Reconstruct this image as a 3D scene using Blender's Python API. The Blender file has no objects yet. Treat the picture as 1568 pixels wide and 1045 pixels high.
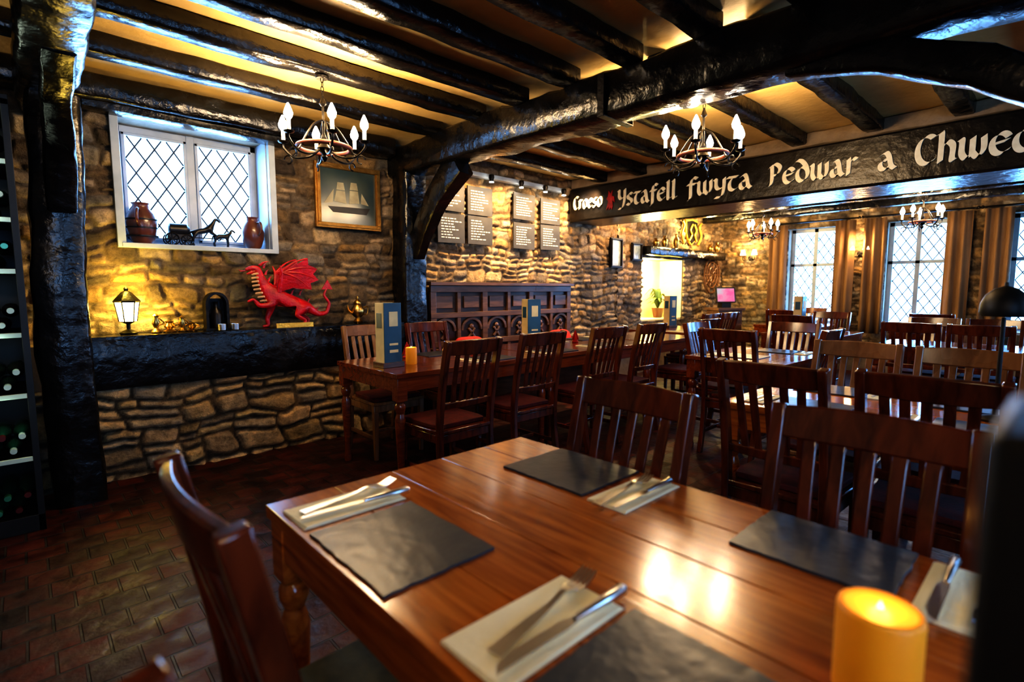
import bpy, bmesh, math, random
from bisect import bisect_right
from mathutils import Vector, Matrix, noise
random.seed(7)
S=bpy.context.scene
D=bpy.data
def V(*a): return Vector(a)

# ------------------------------------------------------------------ materials
def nmat(name):
    m=D.materials.new(name); m.use_nodes=True
    nt=m.node_tree; b=nt.nodes['Principled BSDF']
    return m,nt,b
def N(nt,t,**k):
    n=nt.nodes.new(t)
    for a,v in k.items():
        if a in n.inputs: n.inputs[a].default_value=v
        else: setattr(n,a,v)
    return n
def mapping(nt,scale=(1,1,1),coord='Object',rot=(0,0,0)):
    tc=N(nt,'ShaderNodeTexCoord'); mp=N(nt,'ShaderNodeMapping')
    mp.inputs['Scale'].default_value=scale; mp.inputs['Rotation'].default_value=rot
    nt.links.new(tc.outputs[coord],mp.inputs['Vector']); return mp.outputs['Vector']
def ramp(nt,fac,stops):
    r=N(nt,'ShaderNodeValToRGB'); cr=r.color_ramp
    while len(cr.elements)<len(stops): cr.elements.new(.5)
    for e,(p,c) in zip(cr.elements,stops):
        e.position=p; e.color=(c[0],c[1],c[2],1) if hasattr(c,'__len__') else (c,c,c,1)
    nt.links.new(fac,r.inputs['Fac']); return r.outputs['Color']
def simple(name,c1,rough=.5,metal=0,c2=None,scale=8,bump=0,bscale=30,coat=0,emit=None,es=0,stretch=(1,1,1),rvar=0,spec=.5):
    m,nt,b=nmat(name)
    vec=mapping(nt,stretch)
    c2=c2 or tuple(x*.75 for x in c1)
    n=N(nt,'ShaderNodeTexNoise',Scale=scale,Detail=5.0); nt.links.new(vec,n.inputs['Vector'])
    col=ramp(nt,n.outputs['Fac'],[(.35,c1),(.68,c2)])
    nt.links.new(col,b.inputs['Base Color'])
    b.inputs['Roughness'].default_value=rough; b.inputs['Metallic'].default_value=metal
    b.inputs['Coat Weight'].default_value=coat; b.inputs['Coat Roughness'].default_value=.15
    b.inputs['Specular IOR Level'].default_value=spec
    if rvar:
        r=ramp(nt,n.outputs['Fac'],[(.3,max(0,rough-rvar)),(.7,rough+rvar)]); nt.links.new(r,b.inputs['Roughness'])
    if bump:
        n2=N(nt,'ShaderNodeTexNoise',Scale=bscale,Detail=6.0); nt.links.new(vec,n2.inputs['Vector'])
        bp=N(nt,'ShaderNodeBump',Strength=bump,Distance=.02); nt.links.new(n2.outputs['Fac'],bp.inputs['Height'])
        nt.links.new(bp.outputs['Normal'],b.inputs['Normal'])
    if emit:
        b.inputs['Emission Color'].default_value=(*emit,1); b.inputs['Emission Strength'].default_value=es
    return m
def math_(nt,op,a,b=None,c=None):
    n=N(nt,'ShaderNodeMath',operation=op)
    for i,x in enumerate((a,b,c)):
        if x is None: continue
        if isinstance(x,(int,float)): n.inputs[i].default_value=x
        else: nt.links.new(x,n.inputs[i])
    return n.outputs[0]
def stone_mat(name):
    # per-stone tint comes from a mesh attribute, weathering and grain from noise
    m,nt,b=nmat(name); vec=mapping(nt)
    at=N(nt,'ShaderNodeAttribute',attribute_name='stone_col')
    n2=N(nt,'ShaderNodeTexNoise',Scale=16.0,Detail=9.0,Roughness=.72); nt.links.new(vec,n2.inputs['Vector'])
    g=ramp(nt,n2.outputs['Fac'],[(.28,.30),(.5,.92),(.72,1.5)])
    mu=N(nt,'ShaderNodeMixRGB',blend_type='MULTIPLY'); mu.inputs[0].default_value=1
    nt.links.new(at.outputs['Color'],mu.inputs[1]); nt.links.new(g,mu.inputs[2])
    n3=N(nt,'ShaderNodeTexNoise',Scale=5.0,Detail=4.0); nt.links.new(vec,n3.inputs['Vector'])
    g3=ramp(nt,n3.outputs['Fac'],[(.35,(.66,.68,.74)),(.65,(1.2,1.12,1.0))])
    mu3=N(nt,'ShaderNodeMixRGB',blend_type='MULTIPLY'); mu3.inputs[0].default_value=1
    nt.links.new(mu.outputs[0],mu3.inputs[1]); nt.links.new(g3,mu3.inputs[2]); nt.links.new(mu3.outputs[0],b.inputs['Base Color'])
    b.inputs['Roughness'].default_value=.65; b.inputs['Specular IOR Level'].default_value=.4
    n4=N(nt,'ShaderNodeTexNoise',Scale=38.0,Detail=8.0,Roughness=.7); nt.links.new(vec,n4.inputs['Vector'])
    h=math_(nt,'ADD',n2.outputs['Fac'],math_(nt,'MULTIPLY',n4.outputs['Fac'],.5))
    bp=N(nt,'ShaderNodeBump',Strength=1.0,Distance=.03); nt.links.new(h,bp.inputs['Height']); nt.links.new(bp.outputs['Normal'],b.inputs['Normal'])
    return m
def tiles(name):
    m,nt,b=nmat(name)
    vec=mapping(nt)
    br=N(nt,'ShaderNodeTexBrick',Scale=1.0); br.offset=.5
    br.inputs['Color1'].default_value=(.085,.014,.008,1); br.inputs['Color2'].default_value=(.022,.006,.005,1); br.inputs['Mortar'].default_value=(.035,.024,.022,1)
    br.inputs['Mortar Size'].default_value=.006; br.inputs['Mortar Smooth'].default_value=.4; br.inputs['Brick Width'].default_value=.15; br.inputs['Row Height'].default_value=.15
    nt.links.new(vec,br.inputs['Vector'])
    n2=N(nt,'ShaderNodeTexNoise',Scale=9.0,Detail=6.0); nt.links.new(vec,n2.inputs['Vector'])
    g=ramp(nt,n2.outputs['Fac'],[(.3,.35),(.7,1.35)])
    mu=N(nt,'ShaderNodeMixRGB',blend_type='MULTIPLY'); mu.inputs[0].default_value=1
    nt.links.new(br.outputs['Color'],mu.inputs[1]); nt.links.new(g,mu.inputs[2]); nt.links.new(mu.outputs[0],b.inputs['Base Color'])
    r=ramp(nt,n2.outputs['Fac'],[(.3,.34),(.7,.65)]); nt.links.new(r,b.inputs['Roughness'])
    b.inputs['Specular IOR Level'].default_value=.35
    iv=math_(nt,'MULTIPLY_ADD',br.outputs['Fac'],-1.0,n2.outputs['Fac'])
    bp=N(nt,'ShaderNodeBump',Strength=.9,Distance=.014); nt.links.new(iv,bp.inputs['Height']); nt.links.new(bp.outputs['Normal'],b.inputs['Normal'])
    return m
def wood(name,c1,c2,rough=.3,stretch=(14,1.2,14),coat=.3,bump=.15):
    m,nt,b=nmat(name)
    vec=mapping(nt,stretch)
    n=N(nt,'ShaderNodeTexNoise',Scale=2.2,Detail=7.0,Distortion=1.2); nt.links.new(vec,n.inputs['Vector'])
    col=ramp(nt,n.outputs['Fac'],[(.3,c1),(.5,tuple((a+b_)/2 for a,b_ in zip(c1,c2))),(.7,c2)])
    nt.links.new(col,b.inputs['Base Color'])
    nb=N(nt,'ShaderNodeTexNoise',Scale=3.0,Detail=3.0); nt.links.new(mapping(nt),nb.inputs['Vector'])
    r=ramp(nt,nb.outputs['Fac'],[(.3,rough*.7),(.7,rough*1.4)]); nt.links.new(r,b.inputs['Roughness'])
    b.inputs['Coat Weight'].default_value=coat; b.inputs['Coat Roughness'].default_value=.14
    bp=N(nt,'ShaderNodeBump',Strength=bump,Distance=.004); nt.links.new(n.outputs['Fac'],bp.inputs['Height']); nt.links.new(bp.outputs['Normal'],b.inputs['Normal'])
    return m

M_stone=stone_mat('rubble_stone')
M_core=simple('wall_core_stone',(.30,.22,.14),.8,c2=(.18,.13,.08),scale=6,bump=.8,bscale=10)
M_floor=tiles('quarry_tiles')
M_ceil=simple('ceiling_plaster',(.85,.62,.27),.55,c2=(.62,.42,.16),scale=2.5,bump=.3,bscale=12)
M_beam=simple('black_beam_paint',(.0035,.0035,.004),.25,c2=(.009,.008,.008),scale=6,bump=.8,bscale=9,rvar=.07,spec=.55)
M_sign=simple('sign_beam_paint',(.006,.005,.005),.30,c2=(.012,.009,.008),scale=5,bump=.35,bscale=14,spec=.45)
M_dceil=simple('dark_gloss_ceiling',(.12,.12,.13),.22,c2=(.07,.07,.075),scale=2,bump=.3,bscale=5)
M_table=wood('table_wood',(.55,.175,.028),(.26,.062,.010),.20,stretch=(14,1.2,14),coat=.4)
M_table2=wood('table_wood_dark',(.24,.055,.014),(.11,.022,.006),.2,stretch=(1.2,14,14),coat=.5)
M_chair=wood('chair_wood',(.16,.034,.011),(.050,.010,.004),.21,stretch=(8,8,1.5),coat=.45)
M_chairL=wood('chair_wood_light',(.28,.14,.06),(.15,.065,.025),.28,stretch=(8,8,1.5),coat=.3)
M_settle=wood('settle_oak',(.15,.075,.042),(.055,.028,.017),.35,stretch=(1.5,8,8),coat=.2)
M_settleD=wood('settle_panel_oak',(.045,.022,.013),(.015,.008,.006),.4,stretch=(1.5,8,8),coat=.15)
M_cush=simple('cushion_dark_red',(.11,.008,.007),.8,c2=(.05,.005,.005),scale=20,bump=.3,bscale=150)
M_cushR=simple('cushion_bright_red',(.45,.012,.012),.8,c2=(.28,.008,.01),scale=20,bump=.3,bscale=150)
M_cushG=simple('cushion_green',(.20,.18,.10),.8,scale=30,bump=.3,bscale=150)
M_slate=simple('slate',(.036,.048,.066),.33,c2=(.044,.056,.074),scale=7,bump=.13,bscale=20)
M_napkin=simple('napkin_cream',(.95,.91,.68),.85,c2=(.88,.83,.60),scale=6,bump=.2,bscale=60)
M_steel=simple('cutlery_steel',(.9,.88,.84),.28,metal=1,scale=4)
M_white=simple('window_paint',(.42,.48,.55),.4,c2=(.32,.38,.45),scale=7)
M_lead=simple('lead_came',(.03,.035,.045),.5)
M_iron=simple('wrought_iron',(.015,.013,.012),.4,metal=.6,bump=.2)
M_brown=simple('chandelier_wood',(.26,.07,.035),.5)
M_sleeve=simple('candle_sleeve',(.75,.7,.58),.5,emit=(1,.75,.4),es=.8)
M_bulb=simple('bulb_glow',(1,.9,.7),.3,emit=(1,.92,.76),es=80)
M_wax=simple('candle_wax',(.88,.38,.02),.5,c2=(.78,.30,.015),scale=3,emit=(1,.33,.01),es=.10)
M_waxin=simple('candle_inner',(.9,.4,.05),.5,emit=(1,.36,.02),es=.55)
M_flame=simple('candle_flame',(1,.8,.3),.5,emit=(1,.72,.25),es=3)
M_text=simple('sign_lettering',(.95,.88,.68),.5,c2=(.85,.77,.56),scale=30)
M_red=simple('dragon_red',(.58,.008,.018),.33,c2=(.30,.004,.01),scale=14,bump=.3,bscale=60)
M_belly=simple('dragon_belly',(.7,.45,.3),.5)
M_gold=simple('gilt',(.40,.20,.045),.35,metal=.8,c2=(.25,.12,.02),scale=20,bump=.3,bscale=60)
M_goldB=simple('gilt_bright',(.9,.6,.12),.35,metal=.6,c2=(.7,.42,.07),scale=20,bump=.3,bscale=60)
M_brass=simple('brass',(.65,.42,.13),.28,metal=1,bump=.2)
M_slateboard=simple('menu_board',(.030,.031,.036),.6,c2=(.045,.046,.052),scale=9)
M_chalk=simple('chalk_text',(.75,.73,.66),.8)
M_jug=simple('stoneware_jug',(.16,.045,.025),.3,c2=(.055,.022,.018),scale=5,coat=.3)
M_dark=simple('dark_bronze',(.020,.018,.018),.35,metal=.5)
M_glassg=simple('wine_glass_green',(.02,.10,.06),.1,coat=.6,c2=(.03,.02,.018),scale=2)
M_rack=simple('rack_black',(.006,.006,.006),.5)
M_shelfedge=simple('rack_shelf_edge',(.55,.72,.64),.4)
M_curtain=simple('curtain_brown',(.26,.15,.07),.85,c2=(.16,.085,.035),scale=5,stretch=(1,1,.3),bump=.2,bscale=80)
M_plaster=simple('cream_plaster',(.9,.82,.48),.8,c2=(.80,.70,.38),scale=4,bump=.4,bscale=12)
M_leaf=simple('leaf_green',(.10,.16,.04),.5)
M_menu=simple('menu_card_cream',(.78,.64,.34),.6)
M_menub=simple('menu_card_blue',(.03,.10,.17),.4)
M_paint=simple('painting_sea',(.015,.035,.04),.3,c2=(.05,.07,.055),scale=4,coat=.5)
M_sail=simple('painting_sail',(.42,.38,.24),.5,c2=(.26,.23,.14),scale=12)
M_paper=simple('picture_paper',(.35,.45,.48),.3,c2=(.15,.2,.24),scale=18,coat=.5)
M_lantern=simple('lantern_glass',(1,.7,.25),.3,emit=(1,.70,.22),es=18)
M_screen=simple('screen_display',(.4,.05,.15),.3,c2=(.02,.35,.4),scale=6,emit=(.6,.10,.35),es=.5)

# ------------------------------------------------------------------ builder
class MB:
    def __init__(s): s.bm=bmesh.new(); s.M=Matrix.Identity(4)
    def _a(s,vs,m):
        fs=set()
        for v in vs: fs.update(v.link_faces)
        for f in fs: f.material_index=m
    def box(s,c,d,m=0,R=None):
        M=Matrix.Translation(c)@(R.to_4x4() if R else Matrix.Identity(4))@Matrix.Diagonal((d[0],d[1],d[2],1))
        r=bmesh.ops.create_cube(s.bm,size=1,matrix=s.M@M); s._a(r['verts'],m); return r['verts']
    def b2(s,x0,x1,y0,y1,z0,z1,m=0): return s.box(((x0+x1)/2,(y0+y1)/2,(z0+z1)/2),(x1-x0,y1-y0,z1-z0),m)
    def rings(s,rings,m=0,cap=True,closed=False):
        vs=[[s.bm.verts.new(s.M@Vector(p)) for p in r] for r in rings]
        n=len(vs[0]); k=len(vs)
        for i in range(k if closed else k-1):
            a,b=vs[i],vs[(i+1)%k]
            for j in range(n):
                f=s.bm.faces.new((a[j],a[(j+1)%n],b[(j+1)%n],b[j])); f.material_index=m
        if cap and not closed:
            f=s.bm.faces.new(list(reversed(vs[0]))); f.material_index=m
            f=s.bm.faces.new(vs[-1]); f.material_index=m
    def tube(s,pts,rad,m=0,n=8,closed=False):
        pts=[Vector(p) for p in pts]
        if not hasattr(rad,'__len__'): rad=[rad]*len(pts)
        R=[]; k=len(pts); up=None
        for i,p in enumerate(pts):
            if closed: t=(pts[(i+1)%k]-pts[i-1])
            else: t=pts[min(i+1,k-1)]-pts[max(i-1,0)]
            t.normalize()
            if up is None: up=V(0,0,1) if abs(t.z)<.9 else V(1,0,0)
            a=t.cross(up)
            if a.length<1e-4: a=t.orthogonal()
            a.normalize(); b=a.cross(t); up=b
            R.append([p+(a*math.cos(q*2*math.pi/n)+b*math.sin(q*2*math.pi/n))*rad[i] for q in range(n)])
        s.rings(R,m,True,closed)
    def lathe(s,prof,o=(0,0,0),m=0,n=16,ax='z',sq=False):
        o=Vector(o); R=[]
        for r,z in prof:
            ring=[]
            for q in range(n):
                a=2*math.pi*(q+(.5 if sq else 0))/n; c,d=math.cos(a)*r,math.sin(a)*r
                p={'z':V(c,d,z),'x':V(z,c,d),'y':V(d,z,c)}[ax]
                ring.append(o+p)
            R.append(ring)
        s.rings(R,m)
    def sweep(s,pts,ha,hb,A,m=0):
        pts=[Vector(p) for p in pts]; A=Vector(A).normalized(); k=len(pts); R=[]
        if not hasattr(ha,'__len__'): ha=[ha]*k
        if not hasattr(hb,'__len__'): hb=[hb]*k
        for i,p in enumerate(pts):
            t=(pts[min(i+1,k-1)]-pts[max(i-1,0)]).normalized(); B=t.cross(A).normalized(); a=A*ha[min(i,len(ha)-1)]; b=B*hb[min(i,len(hb)-1)]
            R.append([p+a+b,p-a+b,p-a-b,p+a-b])
        s.rings(R,m)
    def prism(s,poly,f,th,m=0):
        a=[s.bm.verts.new(s.M@Vector(f(u,v,0))) for u,v in poly]; b=[s.bm.verts.new(s.M@Vector(f(u,v,th))) for u,v in poly]
        n=len(a); fs=[s.bm.faces.new(a),s.bm.faces.new(list(reversed(b)))]
        for i in range(n): fs.append(s.bm.faces.new((a[i],b[i],b[(i+1)%n],a[(i+1)%n])))
        for q in fs: q.material_index=m
    def rough(s,pts,w,h,amp=.012,m=0,seg=None,seed=0,A=(0,0,1),wtaper=None):
        P=[Vector(p) for p in pts]; L=[0]
        for i in range(1,len(P)): L.append(L[-1]+(P[i]-P[i-1]).length)
        T=L[-1]; seg=seg or max(6,int(T/.09)); R=[]
        def at(d):
            for i in range(1,len(P)):
                if d<=L[i]+1e-9: return P[i-1].lerp(P[i],(d-L[i-1])/(L[i]-L[i-1]))
            return P[-1].copy()
        base=[(1,.82),(.84,1),(0,1.02),(-.84,1),(-1,.82),(-1.01,0),(-1,-.82),(-.84,-1),(0,-1.02),(.84,-1),(1,-.82),(1.01,0)]
        for i in range(seg+1):
            d=T*i/seg; c=at(d); t=(at(min(T,d+.06))-at(max(0,d-.06))).normalized()
            a=Vector(A)-t*Vector(A).dot(t); a.normalize(); b=t.cross(a)
            k=1 if not wtaper else wtaper[0]+(wtaper[1]-wtaper[0])*i/seg
            ring=[]
            for u,v in base:
                p=c+b*u*w/2*k+a*v*h/2*k
                nn=noise.noise(p*4+V(seed,0,0))*amp*1.5+noise.noise(p*14+V(0,seed,0))*amp*.6
                ring.append(p+(b*u+a*v).normalized()*nn)
            R.append(ring)
        s.rings(R,m)
    def fin(s,name,mats,smooth=40,bevel=0,loc=(0,0,0),rz=0,parent=None,seg=2):
        bmesh.ops.recalc_face_normals(s.bm,faces=s.bm.faces)
        me=D.meshes.new(name); s.bm.to_mesh(me); s.bm.free()
        for mm in mats: me.materials.append(mm)
        if smooth:
            for p in me.polygons: p.use_smooth=True
            try: me.set_sharp_from_angle(angle=math.radians(smooth))
            except Exception: pass
        return inst(name,me,loc,rz,parent,bevel,seg)
def inst(name,me,loc=(0,0,0),rz=0,parent=None,bevel=0,seg=2):
    o=D.objects.new(name,me); S.collection.objects.link(o); o.location=loc; o.rotation_euler=(0,0,rz)
    if parent: o.parent=parent
    if bevel:
        b=o.modifiers.new('bevel','BEVEL'); b.width=bevel; b.segments=seg; b.limit_method='ANGLE'; b.angle_limit=math.radians(35)
    return o
def empty(name,loc=(0,0,0),rz=0):
    o=D.objects.new(name,None); S.collection.objects.link(o); o.location=loc; o.rotation_euler=(0,0,rz); o.empty_display_size=.1; return o
def light(name,kind,loc,energy,col,parent=None,**k):
    l=D.lights.new(name,kind); l.energy=energy; l.color=col
    for a,v in k.items(): setattr(l,a,v)
    o=D.objects.new(name,l); S.collection.objects.link(o); o.location=loc
    if parent: o.parent=parent
    return o
def smooth_pts(P,n=6):
    P=[Vector(p) for p in P]
    if len(P)<3: return [P[0].lerp(P[1],i/n) for i in range(n+1)]
    out=[]
    for i in range(len(P)-1):
        p0=P[max(i-1,0)];p1=P[i];p2=P[i+1];p3=P[min(i+2,len(P)-1)]
        for j in range(n):
            t=j/n
            out.append(.5*((2*p1)+(p2-p0)*t+(2*p0-5*p1+4*p2-p3)*t*t+(3*p1-p0-3*p2+p3)*t**3))
    out.append(P[-1]); return out

# ------------------------------------------------------------------ real rubble-stone facing (modelled stones)
PAL=[(.40,.29,.17),(.52,.39,.23),(.31,.25,.18),(.60,.47,.29),(.21,.155,.10),(.44,.31,.16),(.35,.31,.25),(.55,.43,.29),(.27,.19,.115),(.15,.115,.085),(.50,.33,.15)]
PAL2=[(.46,.34,.20),(.55,.42,.25),(.60,.48,.31),(.38,.29,.18),(.50,.38,.20),(.58,.42,.22),(.42,.35,.25)]
def axis(a,b,step,cuts):
    cs=sorted([a,b]+[c for c in cuts if a<c<b]); out=[]
    for p,q in zip(cs[:-1],cs[1:]):
        n=max(1,int(round((q-p)/step)))
        out+=[p+(q-p)*i/n for i in range(n)]
    out.append(cs[-1]); return out
def sst(x): x=max(0.,min(1.,x)); return x*x*(3-2*x)
def stone_face(name,f,u0,u1,v0,v1,step,holes,seed,hr=(.055,.15),wr=(.08,.28),relief=.032,mort=(.20,.15,.095),parent=None,tone=1.0,gap=.006,pal=PAL):
    R=random.Random(seed)
    rows=[v0-.4]; 
    while rows[-1]<v1+.4: rows.append(rows[-1]+R.uniform(*hr))
    cells=[]
    for i in range(len(rows)):
        c=[u0-.6]; hh=(rows[i+1]-rows[i]) if i+1<len(rows) else .1
        while c[-1]<u1+.6: c.append(c[-1]+R.uniform(wr[0],wr[1])*(.65+hh*3.0))
        info=[]
        for k in range(len(c)):
            sp=None
            if hh>.105 and R.random()<.45: sp=R.uniform(.35,.65)
            def one():
                col=R.choice(pal); t=R.uniform(.65,1.25)*tone
                return ((col[0]*t,col[1]*t,col[2]*t),R.uniform(-1,1),R.uniform(-1,1),R.uniform(.45,1.3),R.uniform(-.35,.35))
            info.append((sp,one(),one()))
        cells.append((c,info))
    U=axis(u0,u1,step,[h[0] for h in holes]+[h[1] for h in holes]); W=axis(v0,v1,step,[h[2] for h in holes]+[h[3] for h in holes])
    nu,nv=len(U),len(W); verts=[];cols=[]
    ns=noise.noise
    for v in W:
        for u in U:
            a=ns(V(u*2.0,v*2.0,seed)); b=ns(V(u*2.0+40,v*2.6,seed)); c=ns(V(u*7,v*7,seed+9)); d=ns(V(u*7,v*7+30,seed+9))
            uu=u+.06*a+.026*c; vv=v+.075*b+.024*d
            i=bisect_right(rows,vv)-1; i=max(0,min(i,len(rows)-2)); cc,info=cells[i]
            y0,y1=rows[i],rows[i+1]
            us=uu+(vv-(y0+y1)/2)*.28*math.sin(i*2.7)
            k=bisect_right(cc,us)-1; k=max(0,min(k,len(cc)-2))
            x0,x1=cc[k],cc[k+1]; sp,A,B=info[k]; C=A
            if sp is not None:
                ym=y0+(y1-y0)*sp+(us-(x0+x1)/2)*A[4]*.4
                if vv>ym: y0=ym; C=B
                else: y1=ym
            hw,hh=(x1-x0)/2,max(.012,(y1-y0)/2); px=us-(x0+x1)/2; pz=vv-(y0+y1)/2
            r=min(hw,hh)*.55; qx=abs(px)-hw+r; qz=abs(pz)-hh+r
            dd=r-math.hypot(max(qx,0),max(qz,0))-min(max(qx,qz),0)
            e=sst((dd-gap)/.019); m=sst((dd-gap+.002)/.010)
            fine=ns(V(u*15,v*15,seed+3))*.45+ns(V(u*31,v*31,seed+5))*.3
            h=relief*(e*(C[3]+C[1]*px/hw*.3+C[2]*pz/hh*.3)+.24*fine+.12)
            verts.append(f(u,v,max(.002,h)))
            col=C[0]; cols+=[mort[j]*(1-m)+col[j]*m for j in range(3)]+[1.0]
    faces=[]
    for j in range(nv-1):
        for i in range(nu-1):
            cu=(U[i]+U[i+1])/2; cv=(W[j]+W[j+1])/2
            if any(h[0]<cu<h[1] and h[2]<cv<h[3] for h in holes): continue
            q=j*nu+i; faces.append((q,q+1,q+nu+1,q+nu))
    for h in holes:
        iu=[i for i,x in enumerate(U) if h[0]-1e-6<=x<=h[1]+1e-6]; iv=[j for j,x in enumerate(W) if h[2]-1e-6<=x<=h[3]+1e-6]
        if not iu or not iv: continue
        loop=[(i,iv[0]) for i in iu]+[(iu[-1],j) for j in iv[1:]]+[(i,iv[-1]) for i in reversed(iu[:-1])]+[(iu[0],j) for j in reversed(iv[1:-1])]
        base=len(verts)
        for (i,j) in loop:
            verts.append(f(U[i],W[j],-.03)); cols+=cols[4*(j*nu+i):4*(j*nu+i)+4]
        L=len(loop)
        for t in range(L):
            (i,j),(i2,j2)=loop[t],loop[(t+1)%L]
            faces.append((j*nu+i,j2*nu+i2,base+(t+1)%L,base+t))
    me=D.meshes.new(name); me.from_pydata([tuple(p) for p in verts],[],faces)
    at=me.color_attributes.new('stone_col','FLOAT_COLOR','POINT'); at.data.foreach_set('color',cols)
    me.materials.append(M_stone)
    me.polygons.foreach_set('use_smooth',[True]*len(me.polygons)); me.update()
    bm=bmesh.new(); bm.from_mesh(me); bmesh.ops.recalc_face_normals(bm,faces=bm.faces); bm.to_mesh(me); bm.free()
    return inst(name,me,parent=parent)

# ------------------------------------------------------------------ room shell
X0,X1,Y0=-1.7,9.6,-2.2
b=MB(); b.b2(X0-.3,X1+.3,Y0-.3,5.1,-.1,0); b.fin('floor',[M_floor],0)
b=MB(); b.b2(X0,5.5,Y0,4.6,2.70,2.8); b.fin('ceiling',[M_ceil],0)
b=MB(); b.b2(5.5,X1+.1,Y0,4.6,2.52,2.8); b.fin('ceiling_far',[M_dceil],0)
b=MB()
wx0,wx1,wz0,wz1=.55,1.54,1.62,2.50
b.b2(X0,wx0,4.6,5.05,0,2.8); b.b2(wx1,2.9,4.6,5.05,0,2.8); b.b2(wx0,wx1,4.6,5.05,0,wz0); b.b2(wx0,wx1,4.6,5.05,wz1,2.8)
wn=b.fin('wall_north',[M_core],0)
stone_face('stonework_upper',lambda u,v,h:(u,4.60-h,v),-.3,2.68,.97,2.70,.011,[(wx0,wx1,wz0,wz1)],3,parent=wn,tone=.78)
b=MB(); b.b2(X0,2.62,4.37,4.6,0,.94); wp=b.fin('wall_north_plinth',[M_core],0)
stone_face('stonework_lower',lambda u,v,h:(u,4.37-h,v),-.3,2.62,0,.66,.011,[],5,hr=(.07,.17),wr=(.11,.34),relief=.042,mort=(.15,.11,.07),parent=wp,tone=1.25,gap=.008,pal=PAL2)
b=MB(); ax0,ax1,az0,az1=6.95,8.2,.8,1.78
b.b2(2.9,ax0,4.55,5.0,0,2.8); b.b2(ax1,X1,4.55,5.0,0,2.8); b.b2(ax0,ax1,4.55,5.0,0,az0); b.b2(ax0,ax1,4.55,5.0,az1,2.8)
wd=b.fin('wall_north_dining',[M_core],0)
stone_face('stonework',lambda u,v,h:(u,4.55-h,v),2.9,6.3,.5,2.70,.0125,[],8,parent=wd,tone=1.0,relief=.028)
stone_face('stonework_beyond',lambda u,v,h:(u,4.55-h,v),6.3,9.58,.3,2.70,.02,[(ax0,ax1,az0,az1)],9,parent=wd,tone=1.1)
b=MB(); b.b2(ax0-.1,ax1+.1,4.98,5.05,az0-.1,az1+.1); b.b2(ax0,ax0+.02,4.56,4.98,az0,az1); b.b2(ax1-.02,ax1,4.56,4.98,az0,az1);b.b2(ax0,ax1,4.56,4.98,az0,az0+.02)
b.fin('wall_niche',[M_plaster],0)
wins=[(2.63,3.38),(1.26,1.99),(-.1,.62),(-1.5,-.8)]
b=MB()
cur=4.55
for (a,c) in wins:
    b.b2(9.6,9.95,c,cur,0,2.8); b.b2(9.6,9.95,a,c,0,.72); b.b2(9.6,9.95,a,c,2.3,2.8); cur=a
b.b2(9.6,9.95,Y0,cur,0,2.8)
we=b.fin('wall_east',[M_core],0)
stone_face('stonework_east',lambda u,v,h:(9.60-h,u,v),-.6,4.52,.3,2.52,.025,[(a,c,.72,2.3) for a,c in wins[:3]],12,parent=we)
b=MB(); sw=[(-.6,.7),(2.6,4.0),(6,7.3)]; cur=X0  # out-of-view window openings, added to let in fill light
for a,c in sw:
    b.b2(cur,a,Y0-.3,Y0,0,2.8); b.b2(a,c,Y0-.3,Y0,0,.95); b.b2(a,c,Y0-.3,Y0,2.2,2.8); cur=c
b.b2(cur,X1,Y0-.3,Y0,0,2.8); b.fin('wall_south',[M_core],0)
b=MB(); b.b2(X0-.3,X0,Y0-.3,5.0,0,2.8); b.fin('wall_west',[M_core],0)

# ------------------------------------------------------------------ timbers
def timber(name,pts,w,h,amp=.012,seed=0,mat=M_beam,A=(0,0,1),wt=None,parent=None):
    b=MB(); b.rough(pts,w,h,amp,seed=seed,A=A,wtaper=wt); return b.fin(name,[mat],50,parent=parent)
b=MB()
for i,y in enumerate([3.79,3.22,2.76,2.3,1.84,1.38,.92,.46,0,-.5,-1,-1.5]):
    b.rough([(X0,y,2.645),(2.68,y,2.645)],.13,.11,.008,seed=i)
for i,y in enumerate([4.0,3.45,2.9,2.36,1.8,1.22,.66,.1,-.5,-1,-1.5]):
    b.rough([(2.86,y,2.645),(5.3,y,2.645)],.13,.11,.008,seed=i+20)
b.fin('ceiling_joists',[M_beam],50)
b=MB()
for i,x in enumerate([6.4,7.2,8.0,8.8]): b.rough([(x,Y0,2.48),(x,4.5,2.48)],.14,.1,.008,seed=i+40)
b.fin('ceiling_joists_far',[M_beam],50)
fr=timber('main_beam',[(2.77,4.56,2.50),(2.76,3,2.485),(2.78,1.6,2.47),(2.76,.6,2.46),(2.78,Y0,2.46)],.28,.26,.016,3)
timber('wall_plate_beam',[(X0,4.46,2.60),(2.6,4.46,2.60)],.2,.16,.012,5)
timber('window_lintel_beam',[(.36,4.50,2.50),(1.75,4.50,2.49)],.14,.05,.008,6)
cb=timber('cross_beam',[(.17,4.5,2.5),(.17,2.5,2.47),(.18,Y0,2.46)],.24,.22,.016,8)
timber('timber_post',[(.18,4.1,0),(.16,4.08,1.2),(.2,4.08,2.4)],.24,.24,.016,9,A=(0,1,0),parent=cb)
timber('timber_brace',[(.2,3.98,1.75),(.2,3.88,2.05),(.19,3.6,2.3),(.19,3.2,2.42)],.13,.14,.012,10,A=(0,.5,.5),parent=cb)
timber('oak_post',[(2.76,4.40,0),(2.75,4.41,1.3),(2.77,4.40,2.4)],.25,.25,.012,11,A=(0,1,0),parent=fr)
timber('oak_brace',[(2.77,4.3,1.62),(2.77,4.16,1.86),(2.77,3.95,2.12),(2.77,3.6,2.36)],.12,.19,.012,12,A=(0,.6,.6),wt=(.9,1.25),parent=fr)
timber('arched_brace',[(2.77,1.0,2.37),(2.77,.6,2.29),(2.77,.3,2.15),(2.77,.0,1.92),(2.77,-.15,1.6)],.13,.13,.012,13,A=(0,.6,.6),parent=fr)
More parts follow.
